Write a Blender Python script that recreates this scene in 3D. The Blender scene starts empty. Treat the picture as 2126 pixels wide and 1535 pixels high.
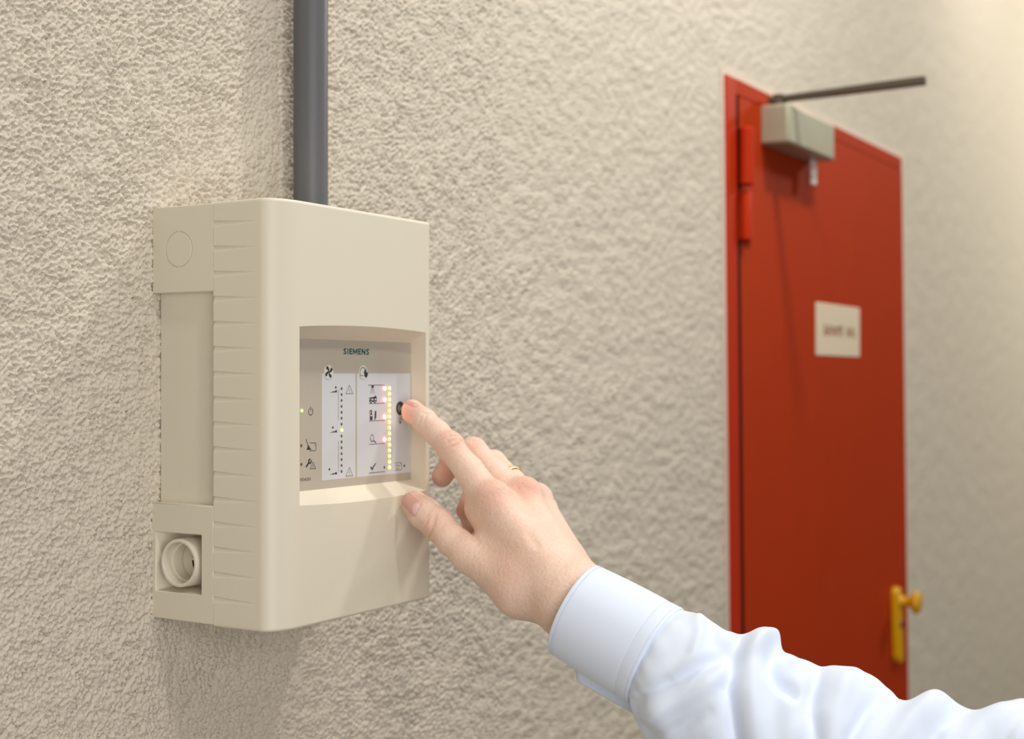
import bpy, bmesh, math
import numpy as np
from mathutils import Vector, Matrix
from mathutils.bvhtree import BVHTree

sc = bpy.context.scene
COL = sc.collection

# ------------------------------------------------------------------ camera
FPX, CXP, HYP = 2953.0, 1063.0, 787.0          # focal length, principal column, horizon row (2126x1535 frame)
RT = np.array([.5113, -.8594]); RT /= np.linalg.norm(RT)
FW = np.array([-RT[1], RT[0]])
ZC = 1.40                                        # camera height above the floor
CAM = np.array([-.648, -.647, ZC])
cd = bpy.data.cameras.new('camera'); cam = bpy.data.objects.new('camera', cd); COL.objects.link(cam)
cam.location = CAM
cam.rotation_euler = (math.pi / 2, 0, -math.atan2(FW[0], FW[1]))
cd.sensor_width = 36.0; cd.lens = FPX / 2126 * 36; cd.shift_y = 19.5 / 2126
cd.clip_start = .02
cd.dof.use_dof = True; cd.dof.focus_distance = .855; cd.dof.aperture_fstop = 7.4
sc.camera = cam

# ------------------------------------------------------------------ world and lights
w = bpy.data.worlds.new('world'); sc.world = w; w.use_nodes = True
w.node_tree.nodes['Background'].inputs[0].default_value = (1.0, .965, .90, 1)
w.node_tree.nodes['Background'].inputs[1].default_value = .15
def area(name, loc, target, sx, sy, power, col):
    l = bpy.data.lights.new(name, 'AREA'); l.shape = 'RECTANGLE'; l.size = sx; l.size_y = sy
    l.energy = power; l.color = col
    o = bpy.data.objects.new(name, l); COL.objects.link(o); o.location = loc
    o.rotation_euler = (Vector(target) - Vector(loc)).to_track_quat('-Z', 'Y').to_euler()
    return o
def overhead(loc, tilt, sx, sy, power, col):       # unseen overhead lamp: faces down, tilted towards the wall
    o = area('unseen_overhead_lamp', loc, (loc[0], loc[1], loc[2] - 1), sx, sy, power, col)
    o.rotation_euler = (math.radians(tilt), 0, 0)
overhead((.25, -.60, ZC + 1.45), 15, 1.0, .28, 8.0, (1, .975, .92))
overhead((-.45, -1.45, ZC + 1.55), 40, .16, .16, 9, (1, .97, .91))
overhead((.84, -.62, ZC + 1.25), 30, .12, .10, 10, (1, .97, .90))
overhead((2.15, -.42, ZC + 1.12), 25, .3, .15, 3.2, (1, .96, .86))
overhead((3.3, -1.1, ZC + 1.3), 40, .4, .3, 30, (1, .95, .80))  # added lamp out of view, brightens the far right wall
area('camera_fill_light', (-1.05, -1.5, ZC - .05), (.10, 0, ZC - .2), 1.2, 1.2, 17, (1, .97, .92))  # added soft fill beside the camera, lifts the near surfaces
sc.view_settings.view_transform = 'Standard'; sc.view_settings.look = 'None'
sc.view_settings.exposure = 0.0; sc.view_settings.gamma = 1.0; sc.view_settings.use_curve_mapping = False
sc.cycles.use_denoising = True

# ------------------------------------------------------------------ measuring helpers
def ray(px, py):
    d = RT * ((px - CXP) / FPX) + FW
    return np.array([d[0], d[1], (HYP - py) / FPX])
def on_y(px, py, y):
    d = ray(px, py); return CAM + d * ((y - CAM[1]) / d[1])
def on_x(px, py, x):
    d = ray(px, py); return CAM + d * ((x - CAM[0]) / d[0])
def at(px, py, Z):
    return CAM + ray(px, py) * Z
RT3 = np.array([RT[0], RT[1], 0]); FW3 = np.array([FW[0], FW[1], 0]); UP3 = np.array([0, 0, 1.])

# ------------------------------------------------------------------ object helpers
def tag(o, label=None, cat=None, group=None, kind=None):
    if label: o['label'] = label
    if cat: o['category'] = cat
    if group: o['group'] = group
    if kind: o['kind'] = kind
    return o
def empty(name, loc, parent=None):
    o = bpy.data.objects.new(name, None); COL.objects.link(o); o.location = loc
    o.empty_display_size = .05
    if parent is not None: attach(o, parent)
    return o
def attach(o, parent):
    o.parent = parent
    bpy.context.view_layer.update()
    o.matrix_parent_inverse = parent.matrix_world.inverted()
def mesh_obj(name, verts, faces, mat, parent=None, smooth=True, angle=35, bevel=0, seg=2):
    m = bpy.data.meshes.new(name)
    m.from_pydata([tuple(map(float, v)) for v in verts], [], [tuple(int(i) for i in f) for f in faces])
    return finish(name, m, mat, parent, smooth, angle, bevel, seg)
def finish(name, m, mat, parent=None, smooth=True, angle=35, bevel=0, seg=2):
    bm = bmesh.new(); bm.from_mesh(m)
    bmesh.ops.recalc_face_normals(bm, faces=bm.faces); bm.to_mesh(m); bm.free()
    m.validate(); m.materials.append(mat)
    if smooth:
        m.shade_smooth()
        if angle is not None: m.set_sharp_from_angle(angle=math.radians(angle))
    o = bpy.data.objects.new(name, m); COL.objects.link(o)
    if bevel:
        b = o.modifiers.new('bevel', 'BEVEL'); b.width = bevel; b.segments = seg; b.limit_method = 'ANGLE'
        b.angle_limit = math.radians(40)
    if parent is not None: attach(o, parent)
    return o
class MB:
    def __init__(s): s.v = []; s.f = []
    def add(s, v, f):
        n = len(s.v); s.v += [np.asarray(p, float) for p in v]; s.f += [tuple(i + n for i in q) for q in f]; return s
    def box(s, a, b):
        (x0, y0, z0), (x1, y1, z1) = a, b
        v = [(x0,y0,z0),(x1,y0,z0),(x1,y1,z0),(x0,y1,z0),(x0,y0,z1),(x1,y0,z1),(x1,y1,z1),(x0,y1,z1)]
        return s.add(v, [(0,3,2,1),(4,5,6,7),(0,1,5,4),(1,2,6,5),(2,3,7,6),(3,0,4,7)])
    def lathe(s, o, axis, prof, n=48, ref=(0, 0, 1), closed=True):
        """prof: (distance along axis, radius)"""
        o = np.asarray(o, float); ax = np.asarray(axis, float); ax /= np.linalg.norm(ax)
        u = np.cross(ax, ref); 
        if np.linalg.norm(u) < 1e-6: u = np.cross(ax, (1, 0, 0))
        u /= np.linalg.norm(u); vv = np.cross(ax, u)
        V = []; F = []
        for d, r in prof:
            for k in range(n):
                a = 2 * math.pi * k / n
                V.append(o + ax * d + (u * math.cos(a) + vv * math.sin(a)) * max(r, 1e-6))
        for i in range(len(prof) - 1):
            for k in range(n):
                k2 = (k + 1) % n
                F.append((i*n+k, i*n+k2, (i+1)*n+k2, (i+1)*n+k))
        if closed:
            F.append(tuple(range(n))); F.append(tuple((len(prof)-1)*n+k for k in range(n)))
        return s.add(V, F)
    def build(s, name, mat, parent=None, **k):
        return mesh_obj(name, s.v, s.f, mat, parent, **k)

# ------------------------------------------------------------------ materials
def srgb(r, g, b):
    f = lambda c: c / 12.92 if c <= .04045 else ((c + .055) / 1.055) ** 2.4
    return (f(r / 255), f(g / 255), f(b / 255), 1)
def material(name, col, rough=.5, noise=0, nscale=50, bump=0, bscale=400, metal=0, spec=.5, emit=None, estr=0, sss=0, sheen=0, detail=3):
    m = bpy.data.materials.new(name); m.use_nodes = True
    nt = m.node_tree; p = nt.nodes['Principled BSDF']
    p.inputs['Base Color'].default_value = col; p.inputs['Roughness'].default_value = rough
    p.inputs['Metallic'].default_value = metal; p.inputs['Specular IOR Level'].default_value = spec
    tc = nt.nodes.new('ShaderNodeTexCoord')
    if noise:
        n = nt.nodes.new('ShaderNodeTexNoise'); n.inputs['Scale'].default_value = nscale; n.inputs['Detail'].default_value = 4
        nt.links.new(tc.outputs['Object'], n.inputs['Vector'])
        mx = nt.nodes.new('ShaderNodeMix'); mx.data_type = 'RGBA'
        mx.inputs['A'].default_value = tuple(c * (1 - noise) for c in col[:3]) + (1,)
        mx.inputs['B'].default_value = tuple(min(1, c * (1 + noise)) for c in col[:3]) + (1,)
        nt.links.new(n.outputs['Fac'], mx.inputs['Factor']); nt.links.new(mx.outputs['Result'], p.inputs['Base Color'])
    if bump:
        n = nt.nodes.new('ShaderNodeTexNoise'); n.inputs['Scale'].default_value = bscale; n.inputs['Detail'].default_value = detail
        nt.links.new(tc.outputs['Object'], n.inputs['Vector'])
        b = nt.nodes.new('ShaderNodeBump'); b.inputs['Strength'].default_value = 1; b.inputs['Distance'].default_value = bump
        nt.links.new(n.outputs['Fac'], b.inputs['Height']); nt.links.new(b.outputs['Normal'], p.inputs['Normal'])
    if emit is not None:
        p.inputs['Emission Color'].default_value = emit; p.inputs['Emission Strength'].default_value = estr
    if sss:
        p.inputs['Subsurface Weight'].default_value = sss; p.inputs['Subsurface Scale'].default_value = .006
        p.inputs['Subsurface Radius'].default_value = (1, .35, .2)
    if sheen:
        p.inputs['Sheen Weight'].default_value = sheen; p.inputs['Sheen Roughness'].default_value = .4
    return m
M = {}
M['stucco'] = material('stucco_plaster', srgb(212, 202, 187), .9, noise=.06, nscale=300, bump=.0010, bscale=480, spec=.2)
M['cream'] = material('cream_plastic', srgb(227, 219, 201), .42, noise=.012, nscale=900, bump=.000012, bscale=2500, spec=.45)
M['holeshade'] = material('cavity_shade', srgb(45, 38, 28), .8)  # dark brown, shade of the bore put into the colour
M['pipe'] = material('grey_pipe_plastic', srgb(98, 99, 103), .42, noise=.03, nscale=150)
M['panel'] = material('panel_grey_foil', srgb(184, 175, 161), .55, noise=.02, nscale=2500)
M['white'] = material('panel_white_foil', srgb(208, 209, 213), .5)
M['badge'] = material('panel_badge_foil', srgb(216, 212, 204), .5)
M['ink'] = material('dark_ink', srgb(48, 49, 54), .5)
M['lineink'] = material('grey_ink', srgb(105, 104, 104), .5)
M['teal'] = material('teal_ink', srgb(0, 82, 84), .5)
M['button'] = material('black_button', srgb(44, 45, 48), .45)
M['ledoff'] = material('led_off', srgb(112, 84, 48), .35)
M['ledring'] = material('led_hole_edge', srgb(70, 52, 32), .5)
M['ledgreen'] = material('led_green', srgb(190, 240, 40), .4, emit=srgb(170, 255, 20), estr=3)
M['ledyellow'] = material('led_yellow', srgb(255, 235, 0), .4, emit=srgb(255, 232, 20), estr=4.5)
M['ledgreencore'] = material('led_green_core', srgb(230, 255, 150), .4, emit=srgb(235, 255, 170), estr=6)
M['ledyellowcore'] = material('led_yellow_core', srgb(255, 250, 190), .4, emit=srgb(255, 250, 190), estr=3.5)
M['ledred'] = material('led_red', srgb(255, 120, 110), .4, emit=srgb(255, 100, 100), estr=24)
M['red'] = material('red_door_paint', srgb(176, 54, 16), .6, spec=.06, noise=.06, nscale=12, bump=.00008, bscale=600)
M['redframe'] = material('red_frame_paint', srgb(184, 46, 10), .5, spec=.12, noise=.05, nscale=15)
M['seal'] = material('pale_sealant', srgb(222, 205, 190), .8)
M['gap'] = material('painted_gap_shade', srgb(40, 8, 8), .8, spec=.1)  # near-black, shade of the door joints put into the colour
M['closer'] = material('grey_closer_metal', srgb(176, 172, 150), .45, metal=.25, noise=.05, nscale=40)
M['arm'] = material('dark_arm_metal', srgb(96, 86, 74), .4, metal=.5)
M['tagwhite'] = material('white_tag', srgb(235, 230, 225), .6)
M['paper'] = material('sign_card', srgb(228, 212, 186), .6)
M['brown'] = material('brown_sign_ink', srgb(150, 88, 62), .6)
M['yellow'] = material('yellow_handle_paint', srgb(226, 172, 8), .35)
M['gold'] = material('gold', srgb(250, 222, 160), .32, metal=1.0, bump=.00004, bscale=1200)
M['floor'] = material('floor_concrete', srgb(104, 98, 90), .8, noise=.1, nscale=8)
M['cloth'] = material('white_shirt_cotton', srgb(226, 236, 255), .65, bump=.00002, bscale=5000, sheen=.25, spec=.3)
M['stitch'] = material('stitch_thread', srgb(214, 222, 238), .8)
M['nail'] = material('fingernail_surface', srgb(220, 168, 157), .25, spec=.5, sss=.1)
M['lunula'] = material('nail_pale', srgb(226, 190, 180), .3)

# ------------------------------------------------------------------ numpy noise
def _hash(ix, iy, seed):
    h = (ix.astype(np.int64) * 374761393 + iy.astype(np.int64) * 668265263 + seed * 974634533) & 0xFFFFFFFF
    h = ((h ^ (h >> 13)) * 1274126177) & 0xFFFFFFFF
    return (h ^ (h >> 16)) & 0xFFFF
def gnoise(x, y, seed=0):
    x0 = np.floor(x); y0 = np.floor(y); fx = x - x0; fy = y - y0
    ux = fx*fx*fx*(fx*(fx*6-15)+10); uy = fy*fy*fy*(fy*(fy*6-15)+10)
    def g(ax, ay):
        a = _hash(x0 + ax, y0 + ay, seed) * (2 * math.pi / 65536)
        return np.cos(a) * (fx - ax) + np.sin(a) * (fy - ay)
    return ((g(0,0)*(1-ux) + g(1,0)*ux) * (1-uy) + (g(0,1)*(1-ux) + g(1,1)*ux) * uy) * 1.5

# ------------------------------------------------------------------ setting: wall, floor
DX0, DX1 = .9245, 1.684                      # door opening on the wall (outer frame edges)
DZT = ZC + .3605
def lean(x, z):                              # the old door stands a little out of plumb
    return x + (.027 + .018 * (x - .92) / .75) * (DZT - z)
def wall():
    xs = [-.19]
    while xs[-1] < 3.7:
        Z = .8594 * (xs[-1] + .648) + .3308
        xs.append(xs[-1] + .00062 * (max(Z, .75) / .75) ** (1.6 if Z < 1.25 else 2.6))
    xs = np.concatenate([np.arange(-.85, -.1915, .0055), np.array(xs)])
    s = np.concatenate([np.linspace(-2.0, -1, 171)[:-1], np.linspace(-1, 1, 640), np.linspace(1, 2.0, 171)[1:]]); nr = len(s)
    Zx = .8594 * (xs + .648) + .3308
    X = np.repeat(xs[:, None], nr, 1)
    hz = np.minimum(.26 * 1.08 * np.maximum(Zx, .66) + .008, 1.38)
    Zw = .0066 * Zx[:, None] + s[None, :] * hz[:, None]
    Zw = np.clip(Zw, -ZC + .002, 1.88)
    step = np.maximum(np.gradient(xs)[:, None], .8 * np.gradient(s)[None, :] * hz[:, None])
    def oct_(size, seed, wx=1.0):
        fade = np.clip(size / (1.9 * step), 0, 1)
        return gnoise(X / size + 91 * wx, Zw / size + 37, seed) * fade
    n1 = oct_(.0031, 1); n2 = oct_(.0020, 2); n3 = oct_(.0014, 3); big = oct_(.035, 4); mid = oct_(.010, 5)
    sharp = np.clip(n1 * .7 + n2 * 1.0 + n3 * .45 + .20 + .35 * mid, -1.1, .42)
    hgt = .0026 * np.interp(X, [.15, .6], [1, .68]) * sharp * (1 + .35 * big) + .0009 * big + .0005 * mid
    Y = -hgt
    nx = len(xs)
    V = np.stack([X, Y, Zw + ZC], -1).reshape(-1, 3)
    i = np.arange(nx - 1)[:, None] * nr + np.arange(nr - 1)[None, :]
    Q = np.stack([i, i + nr, i + nr + 1, i + 1], -1).reshape(-1, 4)
    cx = V[Q].mean(1)
    shift = (.027 + .018 * (cx[:, 0] - .92) / .75) * (DZT - cx[:, 2])
    inside = (cx[:, 0] - shift > DX0 + .004) & (cx[:, 0] - shift < DX1 - .004) & (cx[:, 2] < DZT - .004)
    Q = Q[~inside]
    # coarse continuation around the fine patch
    nb = len(V); L = []; add = []
    def far(x, z): add.append((x, 0, z)); return nb + len(add) - 1
    top = [far(x, ZC + 1.9) for x in xs[::12]] ; idx = list(range(0, nx, 12))
    tri = []
    for k in range(len(idx) - 1):
        tri.append((idx[k] * nr + nr - 1, idx[k+1] * nr + nr - 1, top[k+1], top[k]))
    bot = [far(x, 0) for x in xs[::12]]
    for k in range(len(idx) - 1):
        mx = (xs[idx[k]] + xs[idx[k+1]]) / 2; 
        if DX0 + .03 < mx < DX1 + .02: continue
        tri.append((bot[k], bot[k+1], idx[k+1] * nr, idx[k] * nr))
    a = far(-3, 0); b = far(-3, ZC + 1.9)
    tri.append((a, bot[0], top[0], b))
    c = far(9, 0); d = far(9, ZC + 1.9)
    tri.append((bot[-1], c, d, top[-1]))
    V = np.concatenate([V, np.array(add)])
    Q = np.concatenate([Q, np.array(tri)])
    m = bpy.data.meshes.new('wall_back')
    m.vertices.add(len(V)); m.vertices.foreach_set('co', V.astype(np.float32).ravel())
    m.loops.add(len(Q) * 4); m.loops.foreach_set('vertex_index', Q.astype(np.int32).ravel())
    m.polygons.add(len(Q)); m.polygons.foreach_set('loop_start', np.arange(0, len(Q) * 4, 4, dtype=np.int32))
    m.update(calc_edges=True); m.validate(); m.shade_smooth(); m.materials.append(M['stucco'])
    o = bpy.data.objects.new('wall_back', m); COL.objects.link(o)
    tag(o, 'rough beige stucco plaster wall', kind='structure')
wall()
tag(MB().box((-3, -4, -.1), (9, .2, 0)).build('floor', M['floor']), 'grey concrete floor', kind='structure')

# ------------------------------------------------------------------ setting: red door
def door():
    root = empty('door_1', (lean((DX0 + DX1) / 2, 0), 0, 0)); tag(root, 'tall red metal door with yellow handle in the stucco wall', kind='structure')
    def sbox(mb, x0, x1, y0, y1, z0, z1):
        n = len(mb.v); mb.box((x0, y0, z0), (x1, y1, z1))
        for k in range(n, len(mb.v)): mb.v[k][0] = lean(mb.v[k][0], mb.v[k][2])
        return mb
    J = .030; H = .018
    zt = DZT
    # frame: hinge jamb, head, lock jamb
    sbox(MB(), DX0, DX0 + J, -.006, .06, 0, zt).build('frame_jamb', M['redframe'], root, bevel=.0012)
    sbox(MB(), DX0 + J, DX1 - .008, -.0055, .06, zt - H, zt).build('frame_head', M['red'], root)
    sbox(MB(), DX1 - .008, DX1, -.004, .06, 0, zt - H).build('frame_jamb', M['redframe'], root, bevel=.0012)
    sbox(MB(), DX0 + J, DX1 - .008, .035, .06, 0, zt - H).build('rebate_shade_backing', M['gap'], root)
    s = MB()
    sbox(s, DX0 - .007, DX0, -.003, .02, 0, zt + .007); sbox(s, DX1, DX1 + .011, -.003, .02, 0, zt + .009)
    sbox(s, DX0, DX1, -.003, .02, zt, zt + .009)
    s.build('sealant_strip', M['seal'], root)
    # leaf
    lx0, lx1 = DX0 + J + .013, DX1 - .009
    leaf = sbox(MB(), lx0, lx1, -.0055, .034, .008, zt - H - .001).build('door_leaf', M['red'], root, bevel=.0015)
    sbox(MB(), DX0 + J + .0005, lx0 - .0005, -.0046, .033, .01, zt - H - .002).build('door_gap_shade', M['gap'], root)  # dark strip laid in the joint as its painted shade
    # hinge
    for zc_ in (.245, -.95):
        hx = lean(DX0 + J + .012, ZC + zc_)
        h = MB(); zb = ZC + zc_ - .012
        h.lathe((hx, -.013, zb), (0, 0, 1), [(0, .006), (.002, .0095), (.068, .0095), (.071, .006)], 24, ref=(1, 0, 0))
        hg = h.build('hinge', M['redframe'], root)
        p = MB(); p.lathe((hx + .003, -.011, zb - .066), (0, 0, 1), [(0, .004), (.002, .0065), (.058, .0065), (.06, .0055)], 20, ref=(1, 0, 0))
        p.box((hx - .003, -.011, zb - .064), (hx + .03, -.0042, zb - .004))
        p.build('hinge_pin', M['redframe'], hg)
    # closer: body on the leaf, arm standing out into the room
    A = on_x(1577, 215, 0); xb = on_y(1577, 258, -.004)[0]
    yf = on_x(1637, 258, xb)[1]
    z1 = on_y(1577, 219, -.004)[2]; z0 = on_y(1577, 300, -.004)[2]
    xr = on_y(1733, 300, yf)[0]
    c = MB().box((xb, yf, z0), (xr, -.004, z1)).build('door_closer', M['closer'], root, bevel=.003)
    px_, py_ = xb + .016, (yf - .004) / 2
    MB().lathe((px_, py_, z1), (0, 0, 1), [(0, .010), (.006, .010), (.008, .007), (.014, .007)], 20, ref=(1, 0, 0)).build('arm_pivot', M['arm'], c)
    e = at(1922, 167, 2953 * .359 / (787 - 167))
    s0 = np.array([px_, py_, z1 + .008]); d = e - s0; d /= np.linalg.norm(d); sd = np.cross(d, (0, 0, 1)); sd /= np.linalg.norm(sd)
    s0 = s0 - d * .012
    V = []
    for P, wd, hh in ((s0, .008, .0035), (e, .007, .0052)):
        for a, b in ((-1, -1), (1, -1), (1, 1), (-1, 1)):
            V.append(P + sd * wd * a + np.array([0, 0, 1]) * hh * b)
    mesh_obj('closer_arm', V, [(0,1,2,3),(4,5,6,7),(0,1,5,4),(1,2,6,5),(2,3,7,6),(3,0,4,7)], M['arm'], c, bevel=.0015)
    t0 = on_y(1694, 335, yf * .55)
    MB().box((t0[0] - .014, yf * .55, z0 - .034), (t0[0] + .006, yf * .55 + .004, z0)).build('closer_tag', M['tagwhite'], c, bevel=.002)
    # card sign with a short line of lettering too blurred to read
    a = on_y(1692, 627, -.0045); b = on_y(1783, 741, -.0045); c2 = on_y(1692, 738, -.0045)
    sg = MB().box((a[0], -.0062, c2[2]), (b[0], -.004, a[2])).build('door_sign', M['paper'], root, bevel=.0008)
    tag(sg, 'cream square card sign with a brown line of lettering')
    W = b[0] - a[0]; zm = (a[2] + c2[2]) / 2 - .0015
    st = MB()
    rng = np.random.RandomState(4)
    for x0_, x1_ in ((.17, .60), (.68, .90)):
        x = x0_
        while x < x1_ - .02:
            hgt = rng.choice([.0065, .0065, .009]); wd = rng.uniform(.018, .026)
            st.box((a[0] + x * W, -.0065, zm - .0065), (a[0] + (x + wd) * W, -.0060, zm + hgt))
            if rng.rand() < .7:
                zz = zm + rng.choice([-.0065, -.001, .004]); st.box((a[0] + x * W, -.0065, zz), (a[0] + (x + .05) * W, -.0060, zz + .0022))
            x += .055
    st.build('lettering', M['brown'], sg, smooth=False)
    # yellow handle: long back plate, stem, knob
    pt = on_y(1858, 1218, -.004); pb = on_y(1862, 1371, -.004)
    hw = .0135; V = MB(); n = 14
    def cap(cz, sgn): return [(math.cos(t) * hw, cz + sgn * math.sin(t) * hw * 1.1) for t in np.linspace(0, math.pi, n)]
    x_c = (pt[0] + pb[0]) / 2
    outline = cap(pt[2] - hw, 1) + [(x, z) for x, z in cap(pb[2] + hw, -1)][::-1]
    k = len(outline); vv = []
    for yy, sc_ in ((-.004, 1), (-.013, 1), (-.016, .8)):
        zc_ = (pt[2] + pb[2]) / 2
        for x, z in outline:
            vv.append((lean(x_c - .012, DZT) + .0 + x * sc_ + (pb[0] - pt[0]) * (.5 - (z - pb[2]) / (pt[2] - pb[2])), yy, zc_ + (z - zc_) * (1 if sc_ == 1 else .985)))
    ff = [tuple(range(k)), tuple(2*k + i for i in range(k))] + [(j*k+i, j*k+(i+1)%k, (j+1)*k+(i+1)%k, (j+1)*k+i) for j in range(2) for i in range(k)]
    pl = mesh_obj('handle_plate', vv, ff, M['yellow'], root)
    hx = np.mean([v[0] for v in vv]) - .004; hz = on_y(1855, 1247, -.004)[2]
    MB().lathe((hx, -.012, hz), (0, -1, 0), [(0, .0125), (.004, .0105), (.008, .0078), (.016, .0078), (.021, .010), (.025, .0165), (.030, .0185), (.034, .0165), (.037, .009)], 28).build('handle_knob', M['yellow'], pl)
    MB().lathe((hx + .004, -.0155, pb[2] + .062), (0, -1, 0), [(0, .006), (.0025, .0055), (.003, .003)], 18).build('lock_cylinder', M['arm'], pl)
door()

# ------------------------------------------------------------------ grey pipe
PC = on_y(645, 250, -.0226)
def pipe():
    r = .0120
    x = PC[0]
    root = MB()
    root.lathe((x, -.0226, ZC + .098), (0, 0, 1), [(0, r), (1.75, r)], 64, ref=(1, 0, 0))
    o = root.build('sampling_pipe', M['pipe'])
    tag(o, 'grey round plastic pipe running up the wall above the detector', 'pipe')
    MB().box((x - .006, -.012, ZC + 1.2), (x + .006, .003, ZC + 1.22)).build('pipe_clip', M['pipe'], o)
pipe()

# ------------------------------------------------------------------ the detector
W_, D_ = .1625, .100
ZT, ZB = ZC + .1076, ZC - .1503
SEAM = -.0510
OX0, OX1 = .0216, .1563
OZT, OZB = ZC + .0316, ZC - .0761
PY = -.0872                                     # panel plane
PX1, PZT, PZB = .1570, ZC + .0249, ZC - .0693
def detector():
    root = empty('smoke_detector', (W_ / 2, 0, ZB))
    tag(root, 'cream plastic air-sampling smoke detector mounted on the stucco wall', 'detector')
    # ---- front cover
    prof = []
    for y in np.linspace(SEAM, -.0875, 34): prof.append((0., y, -1, 0))
    ax_, ay_ = .0225, .0125
    for t in np.linspace(0, math.pi / 2, 22)[0:]:
        x = ax_ - ax_ * math.cos(t); y = -D_ + ay_ - ay_ * math.sin(t)
        nx, ny = -math.cos(t) / ax_, -math.sin(t) / ay_; l = math.hypot(nx, ny)
        prof.append((x, y, nx / l, ny / l))
    prof = [p for p in prof if not (p[1] < -.0995 and p[0] > OX0 - .002)]
    front = np.concatenate([[OX0], np.linspace(OX0, OX1, 30)[1:-1], [OX1]])
    for x in front: prof.append((x, -D_, 0, -1))
    r2 = .0028
    for t in np.linspace(0, math.pi / 2, 8):
        prof.append((W_ - r2 + r2 * math.sin(t), -D_ + r2 - r2 * math.cos(t), math.sin(t), -math.cos(t)))
    for y in np.linspace(-D_ + .006, SEAM, 5): prof.append((W_, y, 1, 0))
    P = np.array(prof)
    zrows = [(ZB + .0018 * (1 - math.cos(a)), .0018 * (1 - math.sin(a))) for a in np.linspace(0, math.pi / 2, 6)][:-1]
    mids = np.unique(np.round(np.concatenate([np.arange(ZB + .0018, ZT - .0022, .00038), [OZT, OZB]]), 7))
    zrows += [(z, 0.) for z in mids]
    zrows += [(ZT - .0022 * (1 - math.sin(a)), .0022 * (1 - math.cos(a))) for a in np.linspace(0, math.pi / 2, 6)]
    xm, hwid = (OX0 + OX1) / 2, (OX1 - OX0) / 2
    def bulge(x): return .0021 * np.clip(1 - ((x - xm) / hwid) ** 2, 0, 1)
    g0 = [ZC + .0958 - .0001 - k * .01518 for k in range(16)]
    V = []; npf = len(P)
    for z, ins in zrows:
        x = P[:, 0] - P[:, 2] * ins; y = P[:, 1] - P[:, 3] * ins
        zz = np.full(npf, z)
        fr = P[:, 3] == -1
        up = np.interp(z, [ZC - .02, OZT, ZT - .004], [0, 1, 0]); dn = np.interp(z, [ZB + .004, OZB, ZC - .02], [0, 1, 0])
        zz = zz + np.where(fr, bulge(P[:, 0]) * (up - dn), 0)
        # wedge grooves on the left flank
        t = np.where(P[:, 2] == -1, np.clip((P[:, 1] + .0895) / (.0895 + SEAM), 0, 1), 0)
        for zc_ in g0:
            zcg = zc_ - .0019
            if abs(z - zcg) > .0024: continue
            hh = .0021 * t; dz = z - zcg
            ins_ = (np.abs(dz) < hh) & (t > 0)
            ramp = np.where(ins_, np.clip((dz + hh) / np.maximum(2 * hh, 1e-6), 0, 1), 0)
            edge = np.clip((hh - dz) / .0005, 0, 1)
            x = x + .0013 * np.clip(t * 1.1, 0, 1) * ramp * edge
        V += list(zip(x, y, zz))
    F = []
    nrw = len(zrows); zc_rows = [r[0] for r in zrows]
    for i in range(nrw - 1):
        zm = (zc_rows[i] + zc_rows[i + 1]) / 2
        for j in range(npf - 1):
            xmj = (P[j, 0] + P[j + 1, 0]) / 2
            if P[j, 3] == -1 and P[j + 1, 3] == -1 and OX0 < xmj < OX1 and OZB < zm < OZT: continue
            F.append((i*npf+j, i*npf+j+1, (i+1)*npf+j+1, (i+1)*npf+j))
    F.append(tuple(range(npf))); F.append(tuple((nrw-1)*npf+j for j in range(npf)))
    # recess walls
    n0 = len(V)
    xs = [x for x in front]
    def ring(y, side):
        pts = []
        for x in xs:
            pts.append((x, OZT + bulge(np.array(x)), max(x, OX0), PZT))
        return pts
    outer = [(x, OZT + float(bulge(np.array(x)))) for x in xs] + [(x, OZB - float(bulge(np.array(x)))) for x in xs[::-1]]
    inner = [(OX0 + (x - OX0) * (PX1 - OX0) / (OX1 - OX0), PZT) for x in xs] + [(OX0 + (x - OX0) * (PX1 - OX0) / (OX1 - OX0), PZB) for x in xs[::-1]]
    k = len(outer)
    V += [(x, -D_, z) for x, z in outer] + [(x, PY, z) for x, z in inner]
    F += [(n0+i, n0+(i+1) % k, n0+k+(i+1) % k, n0+k+i) for i in range(k)]
    cover = mesh_obj('front_cover', V, F, M['cream'], root, angle=28)
    # ---- base housing
    zbt, zbb = ZC + .1067, ZC - .1491
    b = MB(); b.box((.0062, SEAM, ZC - .080), (W_ - .0062, -.0005, ZC + .056))
    b.box((.0014, -.060, ZB + .003), (W_ - .0014, SEAM + .001, ZT - .003))
    base = b.build('base_housing', M['cream'], root, bevel=.0012)
    ub = MB().box((.0007, SEAM + .0003, ZC + .0531), (W_, 0, zbt)).build('upper_block', M['cream'], base, bevel=.001)
    # knockout plate: face with a round slot
    def plate(y0, y1, z0, z1, cy, cz, r, xo, xi, n=72):
        an = sorted(set(list(np.linspace(-math.pi, math.pi, n, endpoint=False)) + [math.atan2(z - cz, y - cy) for y in (y0, y1) for z in (z0, z1)]))
        V = []; F = []
        for a in an:
            c, s_ = math.cos(a), math.sin(a)
            t = min([((y1 if c > 0 else y0) - cy) / c if abs(c) > 1e-9 else 9, ((z1 if s_ > 0 else z0) - cz) / s_ if abs(s_) > 1e-9 else 9])
            V += [(xi, cy + c * t, cz + s_ * t), (xo, cy + c * t, cz + s_ * t), (xo, cy + c * r, cz + s_ * r), (xi, cy + c * r, cz + s_ * r)]
        m = len(an)
        for i in range(m):
            j = (i + 1) % m
            for q in range(3): F.append((i*4+q, j*4+q, j*4+q+1, i*4+q+1))
        return V, F
    ky, kz = -.0226, ZC + .0799
    v, f = plate(SEAM + .0002, -.0008, ZC + .0536, zbt - .0006, ky, kz, .0113, 0., .0012)
    mesh_obj('side_plate', v, f, M['cream'], base)
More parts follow.
